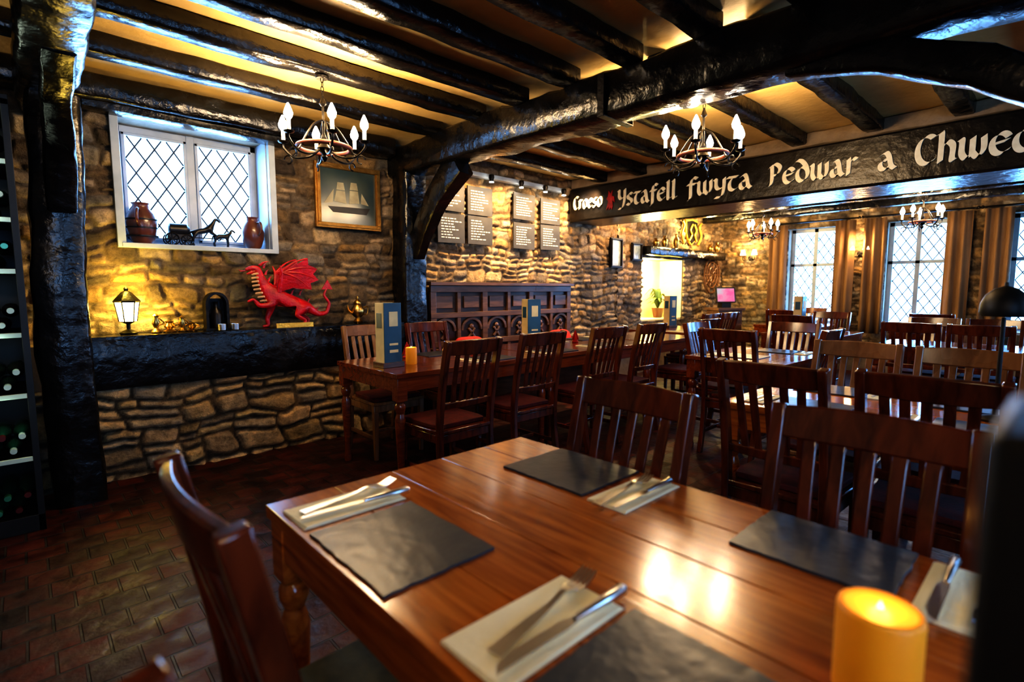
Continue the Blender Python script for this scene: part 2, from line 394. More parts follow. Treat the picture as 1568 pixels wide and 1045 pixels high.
timber('side_post',[(2.77,-.28,0),(2.77,-.28,2.36)],.24,.24,.016,14,A=(0,1,0),parent=fr)
b=MB(); b.b2(2.62,2.92,2.0,2.05,2.335,2.345); b.b2(2.613,2.625,2.0,2.05,2.335,2.58);b.b2(2.915,2.927,2.0,2.05,2.335,2.58); b.fin('iron_strap',[M_iron],0,.003,parent=fr)
b=MB(); b.b2(5.2,5.85,Y0,4.50,2.15,2.56)
sb=b.fin('sign_beam',[M_sign],0,.02)
b=MB(); b.rough([(5.36,Y0,2.63),(5.36,4.5,2.63)],.24,.13,.02,seed=33); b.fin('packing_stones',[M_core],50,parent=sb)
b=MB(); b.rough([(.3,4.34,.80),(2.62,4.34,.80)],.08,.33,.006,seed=16); b.b2(.3,2.62,4.31,4.60,.95,.985); b.fin('wall_shelf',[M_beam],50)
def leaded_window(name,x0,x1,z0,z1,y):
    b=MB(); f=.05
    b.b2(x0,x1,y-.03,y+.03,z1-f,z1); b.b2(x0,x1,y-.03,y+.03,z0,z0+f); b.b2(x0,x0+f,y-.03,y+.03,z0,z1); b.b2(x1-f,x1,y-.03,y+.03,z0,z1)
    xm=(x0+x1)/2; b.b2(xm-.028,xm+.028,y-.035,y+.03,z0,z1)
    for (a,c) in ((x0+f,xm-.028),(xm+.028,x1-f)):
        g=.022
        b.b2(a,c,y-.045,y-.005,z1-f-g,z1-f);b.b2(a,c,y-.045,y-.005,z0+f,z0+f+g);b.b2(a,a+g,y-.045,y-.005,z0+f,z1-f);b.b2(c-g,c,y-.045,y-.005,z0+f,z1-f)
        A,C,ZA,ZC=a+g,c-g,z0+f+g,z1-f-g
        sx,sz=.125,.19
        for sgn in (1,-1):
            for k in range(-8,12):
                s=sgn*sz/sx; z_=ZA+k*sz
                xs=[A,C]
                for zz in (ZA,ZC):
                    xs.append(A+(zz-z_)/s)
                xs=sorted(xx for xx in xs if A-1e-6<=xx<=C+1e-6 and ZA-1e-6<=z_+s*(xx-A)<=ZC+1e-6)
                if len(xs)>=2 and xs[-1]-xs[0]>.01:
                    b.tube([(xs[0],y-.02,z_+s*(xs[0]-A)),(xs[-1],y-.02,z_+s*(xs[-1]-A))],.0068,1,5)
    b.b2(x0,x1,4.60,y-.03,z0-.03,z0+.005); b.b2(x0-.02,x1+.02,4.54,4.60,z0-.03,z0+.005)
    b.b2(x0,x0+.012,4.60,y-.03,z0,z1);b.b2(x1-.012,x1,4.60,y-.03,z0,z1)
    b.b2(x0-.045,x0+.005,4.545,4.60,z0-.03,z1+.0);b.b2(x1-.005,x1+.045,4.545,4.60,z0-.03,z1+.0)
    return b.fin(name,[M_white,M_lead],0,.004)
leaded_window('window_1',wx0,wx1,wz0,wz1,4.89)
def sash(name,y0,y1,z0,z1,x):
    b=MB(); f=.06
    b.b2(x-.03,x+.03,y0,y1,z1-f,z1);b.b2(x-.03,x+.03,y0,y1,z0,z0+f);b.b2(x-.03,x+.03,y0,y0+f,z0,z1);b.b2(x-.03,x+.03,y1-f,y1,z0,z1)
    ym=(y0+y1)/2; b.b2(x-.03,x+.03,ym-.03,ym+.03,z0,z1); zt=z0+(z1-z0)*.62; b.b2(x-.03,x+.03,y0,y1,zt-.025,zt+.025)
    for s in (1,-1):
        for k in range(-12,20):
            zz=z0+k*.2; ya,yb=y0+f,y1-f; s_=s*1.5; n=24
            pts=[(ya+(yb-ya)*i/n, zz+s_*((yb-ya)*i/n)) for i in range(n+1)]
            pts=[p for p in pts if z0+f<p[1]<z1-f]
            if len(pts)>2: b.tube([(x,pts[0][0],pts[0][1]),(x,pts[-1][0],pts[-1][1])],.008,1,4)
    b.b2(9.57,x,y0,y1,z0-.03,z0+.01)
    return b.fin(name,[M_white,M_lead],0,.004)
for i,(a,c) in enumerate(wins): sash('window_%d'%(i+2),a,c,.72,2.3,9.78)
for i,(a,c) in enumerate(sw):  # frames for the added, unseen south windows
    b=MB()
    for (p,q) in ((a,a+.06),((a+c)/2-.03,(a+c)/2+.03),(c-.06,c)): b.b2(p,q,Y0-.18,Y0-.12,.95,2.2)
    b.b2(a,c,Y0-.18,Y0-.12,.95,1.01); b.b2(a,c,Y0-.18,Y0-.12,2.14,2.2); b.fin('window_%d'%(i+6),[M_white],0,.004)
def winlight(name,loc,rot,sx,sy,e,col=(.14,.42,1)):
    o=light(name,'AREA',loc,e,col,shape='RECTANGLE',size=sx,size_y=sy); o.rotation_euler=rot; return o
winlight('daylight_north',((wx0+wx1)/2,5.04,(wz0+wz1)/2),(math.radians(-90),0,0),.97,.86,44,(.19,.48,1))
for a,c in wins: winlight('daylight_east',(9.93,(a+c)/2,1.5),(math.radians(90),0,math.radians(90)),c-a,1.56,85,(.14,.44,1))
for a,c in sw: winlight('daylight_south',((a+c)/2,Y0-.28,1.57),(math.radians(90),0,0),c-a,1.2,32)  # fill for the foreground, added behind the camera in unseen windows

def curtain(y0,y1):
    b=MB(); n=60; R=[]
    zz=[2.36,2.0,1.5,1.0,.62]
    ph=random.random()*6
    for k,z in enumerate(zz):
        row=[]
        for i in range(n+1):
            u=i/n; amp=.035*(.6+.5*k/4); y=y0+(y1-y0)*u
            row.append((9.45+amp*math.sin(u*(y1-y0)/.085*2*math.pi*.7+ph)+.008*math.sin(u*31+k),y,z))
        R.append(row)
    vs=[[b.bm.verts.new(p) for p in r] for r in R]
    for i in range(len(vs)-1):
        for j in range(n): b.bm.faces.new((vs[i][j],vs[i][j+1],vs[i+1][j+1],vs[i+1][j]))
    o=b.fin('curtain',[M_curtain],80); s=o.modifiers.new('s','SOLIDIFY'); s.thickness=.006; return o
for (a,c) in wins:
    curtain(c-.02,c+.26); curtain(a-.26,a+.02)
for i,(a,c) in enumerate(wins):
    b=MB(); b.tube([(9.46,a-.30,2.39),(9.46,c+.30,2.39)],.012,0,8)
    for y in (a-.30,c+.30): b.lathe([(.001,-.02),(.02,-.01),(.022,0),(.02,.01),(.001,.02)],(9.46,y,2.39),0,10,'y')
    for y in (a-.27,c+.27): b.b2(9.45,9.6,y-.008,y+.008,2.38,2.4)
    b.fin('curtain_rod',[M_iron],40)

# ------------------------------------------------------------------ lettering on beam
def arc(cx,cy,rx,ry,a0,a1,n=20): return [(cx+rx*math.cos(math.radians(a0+(a1-a0)*i/n)),cy+ry*math.sin(math.radians(a0+(a1-a0)*i/n))) for i in range(n+1)]
def sm(P): return [(p.x,p.y) for p in smooth_pts([(a,b_,0) for a,b_ in P],7)]
G={'C':(1.0,[arc(.6,.72,.5,.72,55,310)]),
'r':(.75,[sm([(.05,.95),(.15,1),(.17,.5),(.15,0)]),sm([(.17,.7),(.4,1),(.68,.9)])]),
'o':(.95,[arc(.48,.5,.4,.5,0,360)]),
'e':(.9,[arc(.48,.5,.4,.5,35,320),[(.12,.5),(.75,.62)]]),
's':(.8,[sm([(.66,.9),(.42,1),(.15,.85),(.2,.6),(.58,.42),(.62,.14),(.35,0),(.06,.1)])]),
'Y':(1.05,[sm([(.02,1.35),(.15,1.3),(.15,.85),(.4,.6),(.8,.75)]),sm([(.88,1.4),(.85,.5),(.6,-.2),(.15,-.25)])]),
't':(.8,[[(.0,.97),(.75,.97)],sm([(.42,.95),(.17,.6),(.2,.15),(.48,0),(.72,.12)])]),
'a':(.95,[sm([(.12,.92),(.38,1.02),(.55,.75),(.68,.2),(.88,.02)]),arc(.34,.3,.26,.3,60,350)]),
'f':(.75,[sm([(.12,-.3),(.28,-.1),(.3,1.0),(.5,1.4),(.82,1.3)]),[(.02,.9),(.7,.9)]]),
'l':(.5,[sm([(.08,1.45),(.2,1.4),(.2,.2),(.35,0),(.48,.1)])]),
'w':(1.3,[sm([(.02,1),(.12,.9),(.12,.3),(.35,0),(.62,.25)]),[(.62,1),(.62,.1)],sm([(.62,.25),(.9,0),(1.14,.35),(1.12,1)])]),
'y':(.95,[sm([(.02,1),(.14,.9),(.16,.45),(.38,.22),(.75,.35)]),sm([(.8,1),(.78,.2),(.6,-.35),(.12,-.4)])]),
'P':(1.0,[sm([(.1,1.35),(.2,1.2),(.22,.3),(.1,-.02)]),sm([(.0,1.25),(.45,1.45),(.85,1.15),(.65,.72),(.25,.65)])]),
'd':(1.0,[arc(.48,.48,.4,.48,0,360),sm([(.05,1.45),(.4,1.35),(.75,.95),(.88,.48)])]),
'h':(.95,[sm([(.05,1.45),(.17,1.4),(.17,0)]),sm([(.17,.7),(.45,1),(.75,.75),(.74,.1),(.85,0)])]),
'c':(.85,[arc(.5,.5,.42,.5,50,315)])}
b=MB()
na=math.radians(36); cnt=[0]
def word(w,ya,yb,z,xh):
    tot=sum(G[c][0] for c in w)+.12*(len(w)-1); k=(ya-yb)/tot; cx=0
    nx,nz=math.cos(na)*.15*xh,math.sin(na)*.15*xh
    for c in w:
        for st in G[c][1]:
            if len(st)==2: st=[(st[0][0]+(st[1][0]-st[0][0])*i/4,st[0][1]+(st[1][1]-st[0][1])*i/4) for i in range(5)]
            pr=None; cnt[0]+=1; xf=5.188-.0003*(cnt[0]%6)
            for (px,pz) in st:
                y=ya-(cx+px)*k; zz=z+pz*xh
                q=[b.bm.verts.new((xf,y-nx,zz+nz)),b.bm.verts.new((xf,y+nx,zz-nz)),b.bm.verts.new((5.199,y+nx,zz-nz)),b.bm.verts.new((5.199,y-nx,zz+nz))]
                if pr:
                    for i in range(4): b.bm.faces.new((pr[i],pr[(i+1)%4],q[(i+1)%4],q[i]))
                else: b.bm.faces.new(q)
                pr=q
            b.bm.faces.new(list(reversed(pr)))
        cx+=G[c][0]+.12
xh=.13
word('Croeso',4.42,3.97,2.30,.108); word('Ystafell',3.74,2.99,2.27,xh); word('fwyta',2.86,2.19,2.27,xh)
word('Pedwar',2.03,1.32,2.265,xh); word('a',1.17,1.05,2.265,xh); word('Chwech',.93,.14,2.265,.145)
b.fin('sign_lettering',[M_text],0,parent=sb)
b=MB(); b.prism([(0,0),(.03,.02),(.05,.0),(.07,.03),(.06,.08),(.1,.06),(.09,.11),(.05,.12),(.06,.17),(.02,.14),(-.01,.17),(-.02,.12),(-.05,.1),(-.02,.08),(-.03,.04),(-.05,.0),(-.01,.03)],lambda u,v,w:(5.197-w,3.87-u*.8,2.24+v*1.35),.006)
b.fin('sign_dragon_emblem',[M_red],0,parent=sb)

# ------------------------------------------------------------------ furniture
def chair_mesh(name,mw,mc):
    b=MB(); W=.2
    for s in (1,-1):
        y=s*W
        b.sweep(smooth_pts([(-.03,y,0),(.01,y,.22),(.02,y,.45),(-.01,y,.7),(-.075,y,1.0)],4),.017,.022,(0,1,0))
        b.sweep([(.42,y,0),(.42,y,.2),(.42,y,.43)],[.014,.018,.021],[.014,.018,.021],(0,1,0))
        b.box((.215,y,.395),(.40,.022,.055)); b.box((.215,y,.17),(.42,.018,.03))
    b.box((.42,0,.395),(.022,.38,.055)); b.box((.02,0,.395),(.022,.38,.055)); b.box((.23,0,.17),(.02,.38,.026))
    pts=[(-.0,-.2),(-.0,.2),(.1,.215),(.44,.225),(.455,.2),(.455,-.2),(.44,-.225),(.1,-.215)]
    b.prism(pts,lambda u,v,w:(u,v,.424+w),.024)
    pc=[(.05,-.175),(.05,.175),(.12,.195),(.42,.2),(.435,.18),(.435,-.18),(.42,-.2),(.12,-.195)]
    b.prism(pc,lambda u,v,w:(u,v,.449+w),.026,1)
    def rail(z,h,x,bow,th,ext=0):
        n=10; P=[(x-bow*math.cos((i/n-.5)*math.pi),-(W+ext)+2*(W+ext)*i/n,z) for i in range(n+1)]
        b.sweep(P,[h*(.86+.14*math.sin(i/n*math.pi)) for i in range(n+1)],th,(-.2,0,1))
    rail(.955,.047,-.062,.028,.011,.012)
    rail(.60,.022,.008,.012,.009,-.01)
    for k in (-.125,-.0625,0,.0625,.125):
        bo=.028*math.cos(k/.4*math.pi)
        b.sweep(smooth_pts([(.006-bo*.3,k*.88,.60),(-.012-bo*.6,k*.95,.72),(-.055-bo,k,.92)],4),.017,.006,(0,1,0))
    o=b.fin(name,[mw,mc],35,.005); return o
c0=chair_mesh('dining_chair',M_chair,M_cush)
CH=c0.data
cg=chair_mesh('dining_chair',M_chair,M_cushG); CHG=cg.data
cl=chair_mesh('dining_chair',M_chairL,M_cush); CHL=cl.data
first={'a':c0,'g':cg,'l':cl}; used=set()
def chair(bx,by,ang,kind='a'):
    me={'a':CH,'g':CHG,'l':CHL}[kind]; r=math.radians(ang)
    loc=(bx+.075*math.cos(r),by+.075*math.sin(r),0)
    if kind not in used:
        used.add(kind); o=first[kind]; o.location=loc; o.rotation_euler=(0,0,r); return o
    return inst('dining_chair',me,loc,r,None,.005)
chair(.17,.90,0,'g'); chair(.05,.27,2,'g')
chair(1.39,.93,178); chair(1.46,.31,182)
chair(2.18,.82,-2); chair(2.26,.32,1)
chair(3.45,.82,180,'l'); chair(3.42,.33,180,'l')
for x,a,y in ((1.97,91,2.44),(2.64,89,2.5),(3.40,90,2.5),(4.02,91,2.5),(5.06,90,2.5)): chair(x,y,a)
chair(2.08,4.02,-90,'l'); chair(2.66,4.0,-90)

def table(name,x0,x1,y0,y1,mat,along='y',h=.765):
    b=MB(); t=.032; n=5
    if along=='y':
        w=(x1-x0)/n
        for i in range(n): b.b2(x0+i*w+.0009,x0+(i+1)*w-.0009,y0,y1,h-t,h)
    else:
        w=(y1-y0)/n
        for i in range(n): b.b2(x0,x1,y0+i*w+.0009,y0+(i+1)*w-.0009,h-t,h)
    e=.012
    b.b2(x0+e,x1-e,y0+e,y0+e+.022,h-t-.09,h-t);b.b2(x0+e,x1-e,y1-e-.022,y1-e,h-t-.09,h-t)
    b.b2(x0+e,x0+e+.022,y0+e,y1-e,h-t-.09,h-t);b.b2(x1-e-.022,x1-e,y0+e,y1-e,h-t-.09,h-t)
    for x in (x0+e+.033,x1-e-.033):
        for y in (y0+e+.033,y1-e-.033):
            b.b2(x-.036,x+.036,y-.036,y+.036,h-t-.15,h-t)
            b.lathe([(.026,.0),(.03,.03),(.024,.06),(.022,.1),(.03,.3),(.036,.46),(.024,.50),(.036,.53),(.036,.555),(.026,.57),(.034,.585)],(x,y,0),0,14)
    o=b.fin(name,[mat],35,.0022); return o
table('dining_table',.405,1.29,-.03,1.335,M_table)
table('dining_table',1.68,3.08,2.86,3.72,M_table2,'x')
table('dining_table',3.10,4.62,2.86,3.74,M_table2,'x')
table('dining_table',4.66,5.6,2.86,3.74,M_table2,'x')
table('dining_table',2.42,3.28,-.05,1.12,M_table)
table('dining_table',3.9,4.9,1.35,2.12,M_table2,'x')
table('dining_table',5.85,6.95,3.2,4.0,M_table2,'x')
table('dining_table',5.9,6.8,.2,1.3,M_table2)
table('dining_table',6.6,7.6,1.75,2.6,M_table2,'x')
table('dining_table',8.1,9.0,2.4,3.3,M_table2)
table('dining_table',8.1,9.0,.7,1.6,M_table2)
for (x,y,a,k) in [(3.82,1.75,0,'a'),(5.06,1.7,180,'a'),(4.4,1.2,90,'a'),(4.45,2.32,-90,'a'),(6.15,3.0,90,'a'),(6.65,3.0,90,'a'),
    (5.78,.51,0,'a'),(5.78,.98,0,'a'),(6.95,.51,180,'a'),(6.95,.98,180,'a'),(6.45,2.2,0,'a'),(7.75,2.15,180,'a'),
    (7.95,2.85,0,'a'),(9.2,2.85,180,'a'),(7.95,1.15,0,'a')]: chair(x,y,a,k)

# carved settle : framed and panelled high back, arcaded lower row, seat, arms
b=MB(); sx0,sx1=2.98,5.12; yb=4.45
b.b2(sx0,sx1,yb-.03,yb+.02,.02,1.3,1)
for z0,z1 in ((1.265,1.335),(1.0,1.055),(.70,.76)): b.b2(sx0,sx1,yb-.065,yb-.03,z0,z1)
for i in range(7):
    x=sx0+(sx1-sx0)*i/6; x=min(max(x,sx0+.035),sx1-.035); wv=.035 if i%2==0 else .022
    b.b2(x-wv,x+wv,yb-.062,yb-.03,.45,1.3)
b.b2(sx0-.02,sx1+.02,yb-.10,yb+.03,1.335,1.37)
for i in range(6):
    xa=sx0+(sx1-sx0)*i/6+.035; xb=sx0+(sx1-sx0)*(i+1)/6-.035; c=(xa+xb)/2; w=(xb-xa)/2
    b.b2(xa+.04,xb-.04,yb-.048,yb-.03,1.10,1.225)
    P=[(c-w*.92*math.cos(t*math.pi/12),yb-.045,.86+.125*math.sin(t*math.pi/12)) for t in range(13)]
    b.sweep(P,.011,.014,(0,1,0))
    for s in (1,-1): b.box((c+s*w*.0,yb-.042,.83),(.025,.02,.13),0,Matrix.Rotation(s*math.radians(40),3,'Y'))
    b.lathe([(.001,-.022),(.026,-.016),(.030,0)],(c,yb-.035,.90),0,12,'y')
b.b2(sx0,sx1,4.0,yb,.41,.45); b.b2(sx0,sx1,4.03,4.06,.05,.41)
for x in (sx0,sx1):
    b.b2(x-.03,x+.03,3.99,4.05,0,.68); b.b2(x-.03,x+.03,4.0,yb,.66,.70); b.b2(x-.025,x+.025,4.05,yb,0,.41)
se=b.fin('carved_settle',[M_settle,M_settleD],0,.004)
def cushion(x,y,z,w,d,h,rx=0):
    b=MB(); n=12; R=[]
    for i in range(n+1):
        a=-math.pi/2+math.pi*i/n; k=math.cos(a)**.4 if 0<i<n else .02
        ring=[]
        for q in range(28):
            t=2*math.pi*q/28; c,s=math.cos(t),math.sin(t); e=.45
            ring.append((w/2*k*math.copysign(abs(c)**e,c),d/2*k*math.copysign(abs(s)**e,s),h/2*math.sin(a)))
        R.append(ring)
    b.rings(R,0); o=b.fin('cushion',[M_cushR],80,loc=(x,y,z),parent=se); o.rotation_euler=(rx,0,random.uniform(-.1,.1)); return o
for x in (3.35,4.75): cushion(x,4.20,.64,.36,.36,.11,math.radians(66))
b=MB(); b.b2(3.06,5.04,4.03,4.36,.452,.50); b.fin('seat_pad',[M_cush],0,.02,seg=3,parent=se)

# ------------------------------------------------------------------ place settings
def slate(name,x0,x1,y0,y1,z=.7655):
    b=MB(); P=[]
    for (ax,ay),(bx_,by_) in zip([(x0,y0),(x1,y0),(x1,y1),(x0,y1)],[(x1,y0),(x1,y1),(x0,y1),(x0,y0)]):
        for i in range(14):
            t=i/14; P.append((ax+(bx_-ax)*t+random.uniform(-.0018,.0018),ay+(by_-ay)*t+random.uniform(-.0018,.0018)))
    b.prism(P,lambda u,v,w:(u,v,z+w),.006); return b.fin(name,[M_slate],0,.001,seg=1)
def fork(x,y,z,ang,sc=1.0):
    b=MB()
    b.M=Matrix.Translation((x,y,z))@Matrix.Rotation(ang,4,'Z')@Matrix.Scale(sc,4)
    P=smooth_pts([(-.1,0,.002),(-.04,0,.004),(.0,0,.005),(.03,0,.010),(.045,0,.007)],4)
    k=len(P); b.sweep(P,[.010-.0065*min(1,i/(k*.5)) if i<k*.7 else .0035+.0085*(i-k*.7)/(k*.3) for i in range(k)],.0012,(0,1,0))
    for q in (-1.5,-.5,.5,1.5):
        b.sweep(smooth_pts([(.043,q*.0064,.007),(.065,q*.0064,.004),(.092,q*.006,.011)],3),[.0022]*6+[.0012],.0011,(0,1,0))
    return b.fin('fork',[M_steel],40)
def knife(x,y,z,ang,sc=1.0):
    b=MB(); b.M=Matrix.Translation((x,y,z))@Matrix.Rotation(ang,4,'Z')@Matrix.Scale(sc,4)
    b.lathe([(.003,-.11),(.0075,-.104),(.0062,-.06),(.0045,-.02),(.003,-.012)],(0,0,.007),0,10,'x')
    b.prism([(-.015,-.004),(.0,-.009),(.08,-.010),(.105,-.004),(.112,.006),(.0,.006),(-.015,.004)],lambda u,v,w:(u,v,.005+w),.0016)
    return b.fin('table_knife',[M_steel],40)
def napkin(x0,x1,y0,y1,z=.766):
    b=MB(); 
    for i in range(3):
        d=i*.003; P=[(x0+d,y0),(x1-d*1.3,y0+d*.5),(x1-d,y1-d),(x0,y1-d*.3)]
        b.prism(P,lambda u,v,w:(u,v,z+i*.0022+w),.002)
    return b.fin('napkin',[M_napkin],0,.0008)
slate('slate_placemat',.42,.675,.775,1.095); slate('slate_placemat',1.02,1.28,.83,1.13); slate('slate_placemat',1.05,1.28,.175,.46); slate('slate_placemat',.46,.71,.185,.462)
r_=math.radians
napkin(.42,.68,1.125,1.255); fork(.58,1.215,.773,r_(6),1.35); knife(.565,1.155,.773,r_(176),1.25)
napkin(.425,.70,.475,.615); fork(.60,.553,.773,r_(8),1.4); knife(.585,.50,.773,r_(179),1.35)
napkin(1.01,1.265,.69,.805); fork(1.12,.765,.773,r_(2),1.3); knife(1.13,.715,.773,r_(180),1.2)
napkin(1.03,1.27,.03,.15); fork(1.15,.06,.773,r_(180),1.25); knife(1.15,.118,.773,r_(180),1.2)
def candle(x,y,z,r,h):
    b=MB()
    b.lathe([(r*.96,0),(r,.004),(r,h*.94),(r*.97,h*.985),(r*.9,h),(r*.8,h*.985)],(0,0,0),0,40)
    b.lathe([(r*.82,h*.98),(r*.78,h*.94),(r*.6,h*.84),(r*.3,h*.8),(.001,h*.79)],(0,0,.001),1,40)
    b.lathe([(.001,0),(.006,.006),(.007,.014),(.004,.024),(.001,.032)],(0,0,h*.80),2,12)
    o=b.fin('pillar_candle',[M_wax,M_waxin,M_flame],50,loc=(x,y,z))
    light('candle_glow','POINT',(0,0,h*1.05),.25,(1,.5,.12),o,shadow_soft_size=.015); return o
candle(.79,.143,.7655,.049,.122)
candle(2.0,3.2,.7655,.04,.12)
def tset(x,y,ang):
    e=empty('place_setting',(x,y,.766),ang)
    b=MB(); b.b2(-.13,.13,-.15,.15,0,.006); b.fin('slate_mat',[M_slate],0,.001,parent=e,seg=1)
    b=MB(); b.b2(-.12,.12,.17,.26,0,.006); b.fin('folded_napkin',[M_napkin],0,.001,parent=e,seg=1)
    b=MB(); b.box((0,.20,.008),(.18,.012,.003)); b.box((0,.235,.008),(.2,.014,.003)); b.fin('cutlery',[M_steel],0,.001,parent=e,seg=1)
for x in (2.64,3.36,4.02): tset(x,3.04,math.pi/2)
tset(2.45,3.55,-math.pi/2); tset(3.75,3.57,-math.pi/2); tset(4.35,3.57,-math.pi/2)
for y in (.2,.78): tset(2.60,y,0); tset(3.1,y+.06,math.pi)
tset(4.15,1.75,0); tset(4.7,1.7,math.pi); tset(6.05,.5,0); tset(6.05,1.0,0); tset(6.78,2.1,0); tset(8.3,2.85,0); tset(8.3,1.15,0); tset(6.15,3.36,math.pi/2)
for (x,y) in ((2.72,3.38),(4.02,3.38),(2.15,3.5)):
    b=MB(); b.lathe([(.03,0),(.034,.01),(.022,.02),(.022,.03)],(0,0,0),0,12)
    for k in range(4):
        a=k*math.pi/2; b.prism([(-.035,.03),(.035,.03),(.012,.10),(0,.125),(-.012,.10)],lambda u,v,w:(u*math.cos(a)-(w+.012*(1-(v-.03)/.1))*math.sin(a),u*math.sin(a)+(w+.012*(1-(v-.03)/.1))*math.cos(a),v),.003,0)
    b.fin('red_napkin',[M_cushR],0,loc=(x,y,.766))
# black dome lamp on the right-hand table
b=MB(); b.lathe([(.055,0),(.058,.008),(.04,.018),(.009,.025),(.007,.42)],(0,0,0),0,20)
b.lathe([(.072,.425),(.078,.44),(.076,.475),(.062,.51),(.035,.535),(.008,.545),(.006,.56)],(0,0,0),0,24)
b.fin('table_lamp',[M_rack],50,loc=(2.855,.185,.766))
def menu(x,y,z,ang=0):
    b=MB(); b.M=Matrix.Rotation(ang,4,'Z')
    b.b2(-.085,.085,-.065,.065,0,.035,2)
    b.b2(-.07,-.064,-.05,.05,.03,.44,0); b.b2(-.068,.07,-.056,-.05,.03,.44,1); b.b2(-.064,.07,.044,.05,.03,.44,0)
    b.b2(-.0725,-.070,-.03,.03,.27,.37,1); b.b2(-.03,.04,-.0585,-.056,.28,.38,0); b.b2(-.03,.04,-.0585,-.056,.10,.12,0); b.b2(-.03,.04,-.0585,-.056,.15,.165,0)
    return b.fin('menu_holder',[M_menu,M_menub,M_settle],0,.0015,loc=(x,y,z))
menu(1.82,3.2,.766,r_(4)); menu(3.43,3.42,.766,r_(-12)); menu(6.5,3.78,.766,r_(-10)); menu(7.3,2.4,.766,0)
# ------------------------------------------------------------------ chandeliers
def chandelier(x,y,z,top,R=.22,e=9,n=6,name='chandelier'):
    b=MB()
    b.tube([(0,0,.02),(0,0,.30)],.008,0,8)
    b.lathe([(.001,-.09),(.012,-.08),(.02,-.06),(.01,-.045),(.03,-.03),(.045,-.01),(.03,.01),(.012,.03),(.02,.05),(.008,.08)],(0,0,0),0,14)
    b.lathe([(.008,.24),(.022,.255),(.012,.28),(.004,.3)],(0,0,0),0,12)
    ring=[(R*.62*math.cos(a*math.pi/16),R*.62*math.sin(a*math.pi/16),-.005) for a in range(32)]
    b.tube(ring,.014,1,8,True)
    for k in range(n):
        a=2*math.pi*k/n+.3; c,s=math.cos(a),math.sin(a)
        P=smooth_pts([(.015*c,.015*s,.0),(R*.35*c,R*.35*s,-.055),(R*.75*c,R*.75*s,-.06),(R*c,R*s,-.005),(R*c,R*s,.03)],5); b.tube(P,.007,0,6)
        P=smooth_pts([(.01*c,.01*s,.16),(R*.3*c,R*.3*s,.12),(R*.55*c,R*.55*s,.03),(R*.72*c,R*.72*s,-.04),(R*.85*c,R*.85*s,-.05)],5); b.tube(P,.0055,0,6)
        P=[( (R*.9+.025*math.cos(t*.7))*c,(R*.9+.025*math.cos(t*.7))*s,-.075+.025*math.sin(t*.7)) for t in range(8)]; b.tube(P,.005,0,6)
        b.lathe([(.004,.02),(.028,.028),(.032,.036),(.012,.04)],(R*c,R*s,0),0,12)
        b.lathe([(.0115,.038),(.0115,.095),(.009,.098)],(R*c,R*s,0),2,10)
        b.lathe([(.008,.097),(.022,.115),(.026,.135),(.017,.162),(.004,.19)],(R*c,R*s,0),3,12)
    h=top-z; zz=.30; i=0
    while zz<h-.03:
        P=[]
        for t in range(10):
            a=2*math.pi*t/10; u=.009*math.cos(a); w=.018*math.sin(a)
            P.append((u if i%2 else 0,0 if i%2 else u,zz+.016+w))
        b.tube(P,.0025,0,5,True); zz+=.027; i+=1
    b.lathe([(.035,h-.012),(.04,h),(.03,h+.002)],(0,0,0),0,14)
    o=b.fin(name,[M_iron,M_brown,M_sleeve,M_bulb],50,loc=(x,y,z))
    for k in range(n):
        a=2*math.pi*k/n+.3
        light('chandelier_bulb','POINT',(R*math.cos(a),R*math.sin(a),.205),e,(1,.66,.31),o,shadow_soft_size=.03)
    return o
chandelier(1.42,3.22,2.17,2.585,.25,8)
chandelier(3.38,1.76,2.19,2.585,.25,7.5)
chandelier(-.6,-.8,2.15,2.585,.24,4.5)  # unseen, added behind the camera as warm fill
chandelier(7.9,1.3,2.1,2.43,.2,6,5)
chandelier(7.9,3.15,2.1,2.43,.2,6,5)
M_shade=simple('shade_glow',(1,.8,.5),.6,emit=(1,.66,.32),es=10)
for y in (2.32,4.0):
    b=MB(); b.lathe([(.04,-.0),(.04,-.035),(.01,-.04)],(9.59,y,1.85),0,12,'x')
    for s in (1,-1):
        b.tube(smooth_pts([(9.56,y,1.85),(9.52,y+s*.05,1.8),(9.48,y+s*.1,1.82),(9.48,y+s*.1,1.88)],4),.006,0,6)
        b.lathe([(.05,.0),(.028,.09),(.026,.09)],(9.48,y+s*.1,1.9),1,14)
    o=b.fin('wall_sconce',[M_iron,M_shade],50)
    light('sconce_bulb','POINT',(9.36,y,2.0),16,(1,.62,.28),o,shadow_soft_size=.04)
b=MB(); b.b2(3.5,5.05,4.44,4.52,2.50,2.545,0)
for i,x in enumerate((3.8,4.25,4.65,4.98)):
    b.lathe([(.028,0),(.032,-.03),(.02,-.07),(.01,-.075)],(x,4.40,2.53),1,12,'z'); b.lathe([(.001,-.0),(.024,-.001),(.024,.004)],(x,4.40,2.452),2,12)
o=b.fin('spotlight_bar',[M_white,M_iron,M_bulb],40)
for x in (3.55,4.1,4.65,5.1):
    l=light('spot_lamp','SPOT',(x,4.0,2.55),100,(1,.66,.32),o,spot_size=math.radians(105),spot_blend=.8,shadow_soft_size=.03)
    l.rotation_euler=(math.radians(34),0,0)
light('niche_lamp','POINT',(7.5,4.75,1.62),60,(1,.82,.38),None,shadow_soft_size=.05)
light('picture_lamp','POINT',(8.2,4.1,2.35),46,(1,.72,.28),None,shadow_soft_size=.05)  # bare warm light added to brighten the mantel wall, no fixture
light('hall_lamp','POINT',(6.2,4.0,2.3),48,(1,.60,.26),None,shadow_soft_size=.06)  # bare warm point light near the wall, no fixture modelled

